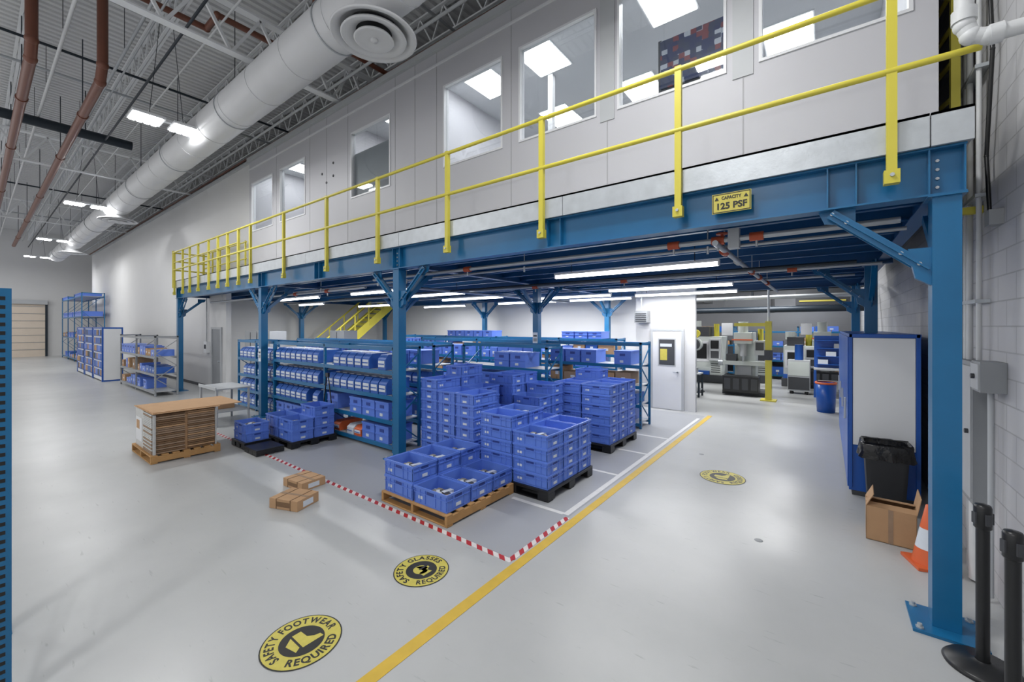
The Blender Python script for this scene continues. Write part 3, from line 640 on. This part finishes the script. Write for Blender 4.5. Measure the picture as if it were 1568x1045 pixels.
# table
mb=MB(); mb.box((0,0,.8),(1.1,.7,.83),'lgrey'); mb.box((0.02,.02,.3),(1.08,.68,.32),'lgrey')
for x in(.02,1.04):
    for y in(.02,.64): mb.box((x,y,0.003),(x+.04,y+.04,.8),'lgrey')
mb.box((0,0,.83),(1.1,.02,.87),'lgrey'); mb.box((.15,.1,.322),(.7,.5,.45),'card'); mb.obj('steel_work_table',loc=(-11.6,3.2,0),bevel=.004)
# staircase
mb=MB(); n=16; y0,y1=8.0,12.0
for s in(-16.95,-16.1):
    mb.beam((s,y0,.15),(s,y1,3.3),.05,.34,'yellow')
    for i in range(7):
        t_=i/6; y=y0+(y1-y0)*t_; z=.1+3.2*t_; mb.cyl((s,y,z),(s,y,min(z+1.0,3.4)),.035,'yellow',8)
    mb.cyl((s,y0,1.1),(s,y0+(y1-y0)*.72,3.4),.035,'yellow',8); mb.cyl((s,y0,.65),(s,y0+(y1-y0)*.86,3.4),.035,'yellow',8)
for i in range(n): 
    t_=(i+.5)/n; mb.box((-16.92,y0+(y1-y0)*t_-.13,3.1*t_+.15),(-16.13,y0+(y1-y0)*t_+.13,3.1*t_+.19),'grey')
mb.obj('steel_staircase')
# ================================================================ RIGHT SIDE
cx0,cx1=.24,.92; y0,y1=6.97,11.3; nC=4; w=(y1-y0)/nC
e=empty('blue_tool_cabinet',(cx0,y0,0))
for i in range(nC):
    mb=MB(); ya=i*w+.01; yb=(i+1)*w-.01; h=2.1; W=cx1-cx0
    mb.box((0,ya,.06),(W,yb,h),'cab'); mb.box((-.015,ya,.1),(0,ya+w/2-.015,h-.04),'cab'); mb.box((-.015,ya+w/2,.1),(0,yb,h-.04),'cab'); mb.box((-.04,ya+w/2-.05,.9),(-.015,ya+w/2-.03,1.2),'galv'); mb.box((.03,ya,0),(W-.03,yb,.06),'dgrey')
    if i==0:
        mb.box((.04,ya-.012,.66),(W-.05,ya,h-.05),'white'); mb.box((W-.045,ya-.02,.1),(W-.005,ya,h),'cab'); mb.box((0,ya-.02,.1),(.035,ya,h),'cab'); mb.box((0,ya-.02,h-.045),(W,ya,h),'cab')
    mb.obj('unit_%d'%(i+1),e,bevel=.004)
# trash can
mb=MB(); W,D=.42,.3
def loop(w,d,z,j=0,n=48):
    r=[]
    for i in range(n):
        a=2*math.pi*i/n; c_,s_=math.cos(a),math.sin(a); k=1/max(abs(c_),abs(s_))**0.85
        jj=1+random.uniform(-j,j); r.append((w/2*c_*k*jj,d/2*s_*k*jj,z+random.uniform(-j,j)*.15))
    return r
def loft(mb,loops,k,sm=True):
    n=len(loops[0]); vs=[p for l_ in loops for p in l_]; fs=[]
    for j in range(len(loops)-1):
        for i in range(n): fs.append((j*n+i,j*n+(i+1)%n,(j+1)*n+(i+1)%n,(j+1)*n+i))
    mb.add(vs,fs,k,sm)
loft(mb,[loop(.001,.001,.004),loop(W*.8,D*.8,.004),loop(W,D,.76),loop(W+.03,D+.03,.765),loop(W+.03,D+.03,.79),loop(W-.03,D-.03,.79)],'dgrey')
loft(mb,[loop(W-.06,D-.06,.6,.03),loop(W-.03,D-.03,.8,.01),loop(W+.03,D+.03,.815,.02),loop(W+.06,D+.06,.78,.03),loop(W+.07,D+.07,.7,.05),loop(W+.09,D+.08,.62,.07)],'bag')
loft(mb,[loop(W-.06,D-.06,.6),loop(.001,.001,.58)],'bag')
mb.obj('trash_can',loc=(.57,6.66,0))
# open box
mb=MB(); w,d,h,t=.38,.34,.34,.006
mb.box((0,0,0),(w,d,t),'card')
mb.box((0,0,0),(t,d,h),'card'); mb.box((w-t,0,0),(w,d,h),'card'); mb.box((0,0,0),(w,t,h),'card'); mb.box((0,d-t,0),(w,d,h),'card')
mb.beam((w/2,d,h),(w/2,d-.16,h+.035),w,t,'card'); mb.beam((0,d/2,h),(.06,d/2,h+.13),d,t,'card'); mb.beam((w,d/2,h),(w+.03,d/2,h+.17),d,t,'card'); mb.beam((w/2,0,h),(w/2,.1,h+.02),w,t,'card')
mb.box((.02,.02,h*.7),(w-.02,d-.02,h*.72),'card_dk'); mb.box((w*.45,-.002,0),(w*.55,0,h),'kraft')
mb.obj('open_cardboard_box',loc=(.33,5.62,.003),rz=-.05)
# cone
mb=MB(); mb.box((-.15,-.15,0),(.15,.15,.025),'orange'); mb.lathe([(.125,.025),(.10,.16)],(0,0,0),'orange'); mb.lathe([(.10,.16),(.068,.34)],(0,0,0),'label'); mb.lathe([(.068,.34),(.028,.55),(.02,.555),(.001,.555)],(0,0,0),'orange')
mb.obj('traffic_cone',loc=(.76,5.34,.002),rz=.3)
def stanchion(x,y):
    mb=MB(); mb.lathe([(.001,.0),(.18,.0),(.185,.012),(.17,.03),(.06,.045),(.035,.06)],(0,0,0),'black',40)
    mb.cyl((0,0,.05),(0,0,.93),.032,'black',24); mb.lathe([(.032,.9),(.042,.91),(.042,1.04),(.036,1.055),(.001,1.06)],(0,0,0),'black',24)
    for a in range(4): mb.cbox((.043*math.cos(a*math.pi/2+.4),.043*math.sin(a*math.pi/2+.4),.97),(.012,.03,.07),'dgrey',a*math.pi/2+.4)
    mb.obj('belt_stanchion',loc=(x,y,0))
stanchion(.80,3.93); stanchion(.83,3.52)
# wall fixtures right
mb=MB(); mb.box((XR-.12,5.1,.7),(XR-.002,5.95,1.9),'grey'); mb.box((XR-.128,5.13,.74),(XR-.12,5.92,1.86),'lgrey'); mb.cyl((XR-.128,5.2,1.3),(XR-.15,5.2,1.3),.02,'dgrey'); mb.obj('electrical_panel')
mb=MB(); mb.box((XR-.14,4.78,1.68),(XR-.002,5.03,1.92),'grey'); mb.box((XR-.15,4.8,1.7),(XR-.14,5.01,1.9),'lgrey'); mb.cyl((XR-.15,4.9,1.8),(XR-.17,4.9,1.8),.02,'dgrey'); mb.obj('junction_box')
mb=MB()
for y,r in ((5.5,.022),(5.6,.022),(5.22,.018),(5.8,.018)): mb.cyl((XR-.06,y,1.9),(XR-.06,y,8.9),r,'pvc',10)
mb.cyl((XR-.06,4.9,.05),(XR-.06,4.9,1.68),.018,'lgrey',10); mb.cyl((XR-.06,5.25,.02),(XR-.06,5.25,.7),.055,'pvc',12); mb.cyl((XR-.06,5.45,.02),(XR-.06,5.45,.7),.03,'lgrey',12)
for z in (2.4,3.3,4.4,5.5): mb.box((XR-.09,5.18,z),(XR-.001,5.85,z+.03),'galv')
mb.cyl((XR-.04,6.6,2.2),(XR-.04,6.6,3.15),.03,'pvc'); mb.cyl((XR-.04,6.2,0),(XR-.04,6.2,3.1),.02,'pvc'); 
mb.box((XR-.1,6.55,2.05),(XR-.001,6.75,2.3),'grey'); mb.box((XR-.08,4.85,3.0),(XR-.001,4.97,3.12),'grey')
mb.obj('wall_conduit')
mb=MB(); mb.path([(XR-.05,5.0,3.9),(XR-.05,4.9,4.4),(XR-.05,5.0,5.2),(XR-.05,4.95,6.5)],.014,'black',8); mb.path([(XR-.04,5.02,3.1),(XR-.05,5.06,3.6),(XR-.05,5.0,3.9)],.014,'black',8); mb.obj('black_hanging_cable')
mb=MB(); p=[(.73,4.0,9.08),(.73,4.0,4.2),(.76,4.0,4.12),(.84,4.0,4.09),(XR-.002,4.0,4.09)]
mb.path(p,.048,'pvc',20); mb.cyl((.73,4.0,4.3),(.73,4.0,4.22),.062,'pvc',20); mb.cyl((.84,4,4.09),(.9,4,4.09),.062,'pvc',20)
mb.obj('insulated_white_pipe')
# ---- left foreground rack upright
mb=MB()
for x in (0,-0.9):
    mb.box((x-.04,-.035,0.01),(x+.04,.035,2.42),'blue'); mb.box((x-.08,-.07,0),(x+.08,.07,.01),'blue')
    for i in range(46): mb.box((x+.0395,-.012,.1+i*.05),(x+.0405,.012,.122+i*.05),'black'); mb.box((x-.012,.0345,.1+i*.05),(x+.012,.0355,.122+i*.05),'black')
for i in range(4): mb.beam((0,0,.2+i*.5),(-.9,0,.7+i*.5),.03,.03,'blue')
mb.obj('rack_upright_frame',loc=(-3.8,.108,0),bevel=.004)
# ================================================================ MACHINE ROOM
def machine(x,y,w,d,h,name='cnc_machine'):
    mb=MB(); mb.box((0,0,.25),(w,d,h*.78),'mach'); mb.box((-.05,-.15,0.01),(w+.05,d,.3),'dgrey'); mb.box((w*.05,-.02,h*.35),(w*.62,0,h*.7),'frame'); mb.box((w*.12,-.03,h*.4),(w*.55,-.02,h*.66),'black')
    mb.box((w*.66,-.2,h*.38),(w*.98,0,h*.75),'lgrey'); mb.box((w*.7,-.21,h*.58),(w*.94,-.2,h*.72),'black'); mb.box((w*.7,-.21,h*.42),(w*.94,-.2,h*.54),'dgrey')
    mb.box((w*.1,.1,h*.78),(w*.6,d-.1,h*.95),'dgrey'); mb.cyl((w*.75,d*.5,h*.78),(w*.75,d*.5,h),.1,'yellow'); mb.box((.0,-.1,.3),(w*.64,0,.45),'cab'); mb.cyl((w*.2,.3,h*.9),(w*.2,.3,h*1.05),.16,'mach')
    for k in range(5): mb.box((w*.68,-.012,.4+k*.08),(w*.95,0,.43+k*.08),'dgrey')
    mb.obj(name,loc=(x,y,0),bevel=.01)
machine(-1.25,18.2,1.0,1.2,1.9); machine(-4.4,17.6,1.2,1.2,2.3); machine(-2.9,18.6,1.1,1.0,2.1)
def mill(x,y,s=1):
    mb=MB(); mb.box((-.6,-.5,0.01),(.6,.5,.12),'dgrey'); mb.box((-.55,-.75,.12),(.45,-.3,.62),'black'); mb.box((-.3,-.1,.12),(.3,.5,1.7),'mach'); mb.box((-.6,-.45,.95),(.6,-.1,1.08),'mach'); mb.box((-.2,-.3,.62),(.2,-.1,.95),'lgrey')
    mb.box((-.25,-.6,1.65),(.25,.5,2.0),'mach'); mb.cyl((0,-.45,1.65),(0,-.45,1.25),.1,'lgrey',16); mb.cyl((0,-.45,1.25),(0,-.45,1.08),.04,'galv'); mb.cyl((0,-.45,2.0),(0,-.45,2.35),.14,'mach',16)
    mb.box((-.62,-.5,1.9),(-.3,-.4,2.3),'frame'); mb.box((.32,-.55,1.3),(.6,-.4,1.75),'lgrey'); mb.box((.35,-.56,1.45),(.57,-.55,1.7),'dgrey'); mb.box((-.5,-.4,1.08),(-.2,-.15,1.3),'dgrey'); mb.cyl((-.62,-.27,1.0),(-.75,-.27,1.0),.1,'galv'); mb.box((-.3,-.62,1.75),(.28,-.6,1.79),'orange')
    for k in range(4): mb.box((-.5+k*.25,-.76,.2),(-.32+k*.25,-.75,.55),'dgrey')
    mb.obj('milling_machine',loc=(x,y,0),bevel=.008)
mill(-2.1,15.4); mill(-.1,18.6)
mb=MB(); mb.box((0,0,.1),(.6,.5,1.1),'lgrey'); mb.box((.02,-.01,.15),(.58,0,.55),'dgrey'); mb.box((.02,-.01,.6),(.58,0,1.05),'mach'); mb.cyl((.3,.25,1.1),(.3,.25,1.6),.12,'cab',16); mb.cyl((.1,.1,.0),(.1,.1,.1),.05,'black'); mb.cyl((.5,.4,0),(.5,.4,.1),.05,'black'); mb.cyl((.5,.1,.0),(.5,.1,.1),.05,'black'); mb.cyl((.1,.4,0),(.1,.4,.1),.05,'black'); mb.obj('coolant_tank_cart',loc=(-1.0,16.2,0))
mb=MB(); mb.box((-.08,-.08,0),(.08,.08,2.35),'yellow'); mb.box((-.2,-.2,0),(.2,.2,.03),'yellow'); mb.box((-.1,-.1,1.2),(.1,.1,1.5),'dgrey'); mb.cyl((0,0,2.35),(0,0,3.4),.03,'galv'); mb.box((-.9,-.05,2.2),(.08,.05,2.3),'yellow'); mb.obj('yellow_bollard_post',loc=(-1.35,14.3,0))
mb=MB(); mb.box((0,0,.85),(1.2,.6,.9),'lgrey')
for x in(0,1.14): 
    for y in(0,.54): mb.box((x,y,0),(x+.06,y+.06,.85),'cab')
mb.box((0,.5,.9),(1.2,.56,1.9),'cab')
for k in range(4): mb.box((.05,.3,1.0+k*.25),(1.15,.5,1.02+k*.25),'cab'); mb.box((.1+k*.2,.32,1.02+k*.25),(.35+k*.2,.48,1.16+k*.25),random.choice(['label','crate','card','grey']))
mb.box((.1,.1,.2),(.6,.5,.5),'grey'); mb.box((.7,.1,.2),(1.05,.5,.6),'dgrey'); mb.obj('tool_workbench',loc=(-.3,15.8,0))
mb=MB(); mb.box((0,0,.7),(.8,.5,.74),'lgrey'); mb.box((0.1,.1,.74),(.5,.4,1.0),'dgrey'); mb.box((.55,.1,.74),(.7,.3,.9),'grey')
for x in(0,.75): 
    for y in(0,.45): mb.box((x,y,0),(x+.05,y+.05,.7),'dkpipe')
mb.box((.02,.02,.2),(.78,.48,.23),'lgrey'); mb.obj('machine_side_table',loc=(-3.9,13.6,0))
mb=MB(); mb.cyl((0,0,.03),(0,0,1.5),.04,'mach'); mb.lathe([(.001,0),(.28,0),(.28,.04),(.04,.06)],(0,0,0),'dgrey'); mb.cyl((0,-.15,1.6),(0,.1,1.6),.22,'mach',24); mb.cyl((0,-.17,1.6),(0,-.15,1.6),.18,'dgrey',24); mb.cyl((0,-.05,1.95),(0,.1,1.95),.14,'yellow',20); mb.obj('pedestal_grinder',loc=(-3.5,14.8,0))
mb=MB()
for x,z in ((-5,3.1),(-2.9,2.7),(-.8,2.9)): mb.box((x,16.5,z),(x+1.4,18,z+.5),'dgrey'); mb.cyl((x+.8,17,z+.5),(x+.8,17,9),.04,'dkpipe'); mb.box((x+.1,16.48,z+.1),(x+1.3,16.5,z+.15),'mark_yl')
mb.cyl((-8,15.8,2.75),(1,15.8,2.75),.1,'dkpipe',16); mb.cyl((-8,15,3.1),(1,15,3.1),.06,'pipe'); mb.cyl((-8,14.4,3.3),(1,14.4,3.3),.05,'dkpipe'); mb.obj('overhead_extraction_unit')
mb=MB(); mb.lathe([(.001,0),(.19,0),(.22,.75),(.2,.75),(.17,.7),(.001,.7)],(0,0,0),'cab'); mb.lathe([(.225,.72),(.235,.74),(.225,.77),(.2,.77)],(0,0,0),'orange'); mb.obj('blue_waste_bin',loc=(.0,13.3,0))
rack('steel_shelving_rack',[-5.5,-3.2,-.9,.9],20.2,.6,2.2,[.2,.8,1.4,2.0],[['boxes','boxes','boxes','boxes'],['boxes','crates','boxes','none']])
for i,(x,y) in enumerate([(-1.5,15.0),(-4.5,18.5),(-1,19.5),(-3.5,14.2)]):
    mb=MB(); mb.box((-.6,-.15,0.02),(.6,.15,.08),'white'); mb.box((-.56,-.12,0),(.56,.12,.019),'led'); 
    for s in(-.5,.5): mb.cyl((s,0,.08),(s,0,4.9),.006,'dkpipe',5)
    o=mb.obj('machine_room_light',loc=(x,y,4.1)); ld=bpy.data.lights.new('lamp','AREA'); ld.shape='RECTANGLE'; ld.size=1.2; ld.size_y=.3; ld.energy=120
    lo=bpy.data.objects.new('lamp',ld); S.collection.objects.link(lo); lo.parent=o; lo.location=(0,0,-.02)
# ================================================================ WORLD + CAMERA
w=bpy.data.worlds.new('World'); S.world=w; w.use_nodes=True
w.node_tree.nodes['Background'].inputs[0].default_value=(0.98,0.985,1,1); w.node_tree.nodes['Background'].inputs[1].default_value=0.9
cd=bpy.data.cameras.new('camera'); cd.sensor_width=36; cd.lens=14.487; cd.shift_y=-0.01435; cd.clip_end=200; cd.clip_start=.02
co=bpy.data.objects.new('camera',cd); S.collection.objects.link(co); co.location=(0,0,2.2); co.rotation_euler=(math.pi/2,0,math.radians(37.3)); S.camera=co
S.view_settings.view_transform='Standard'; S.view_settings.look='None'; S.view_settings.exposure=0.0
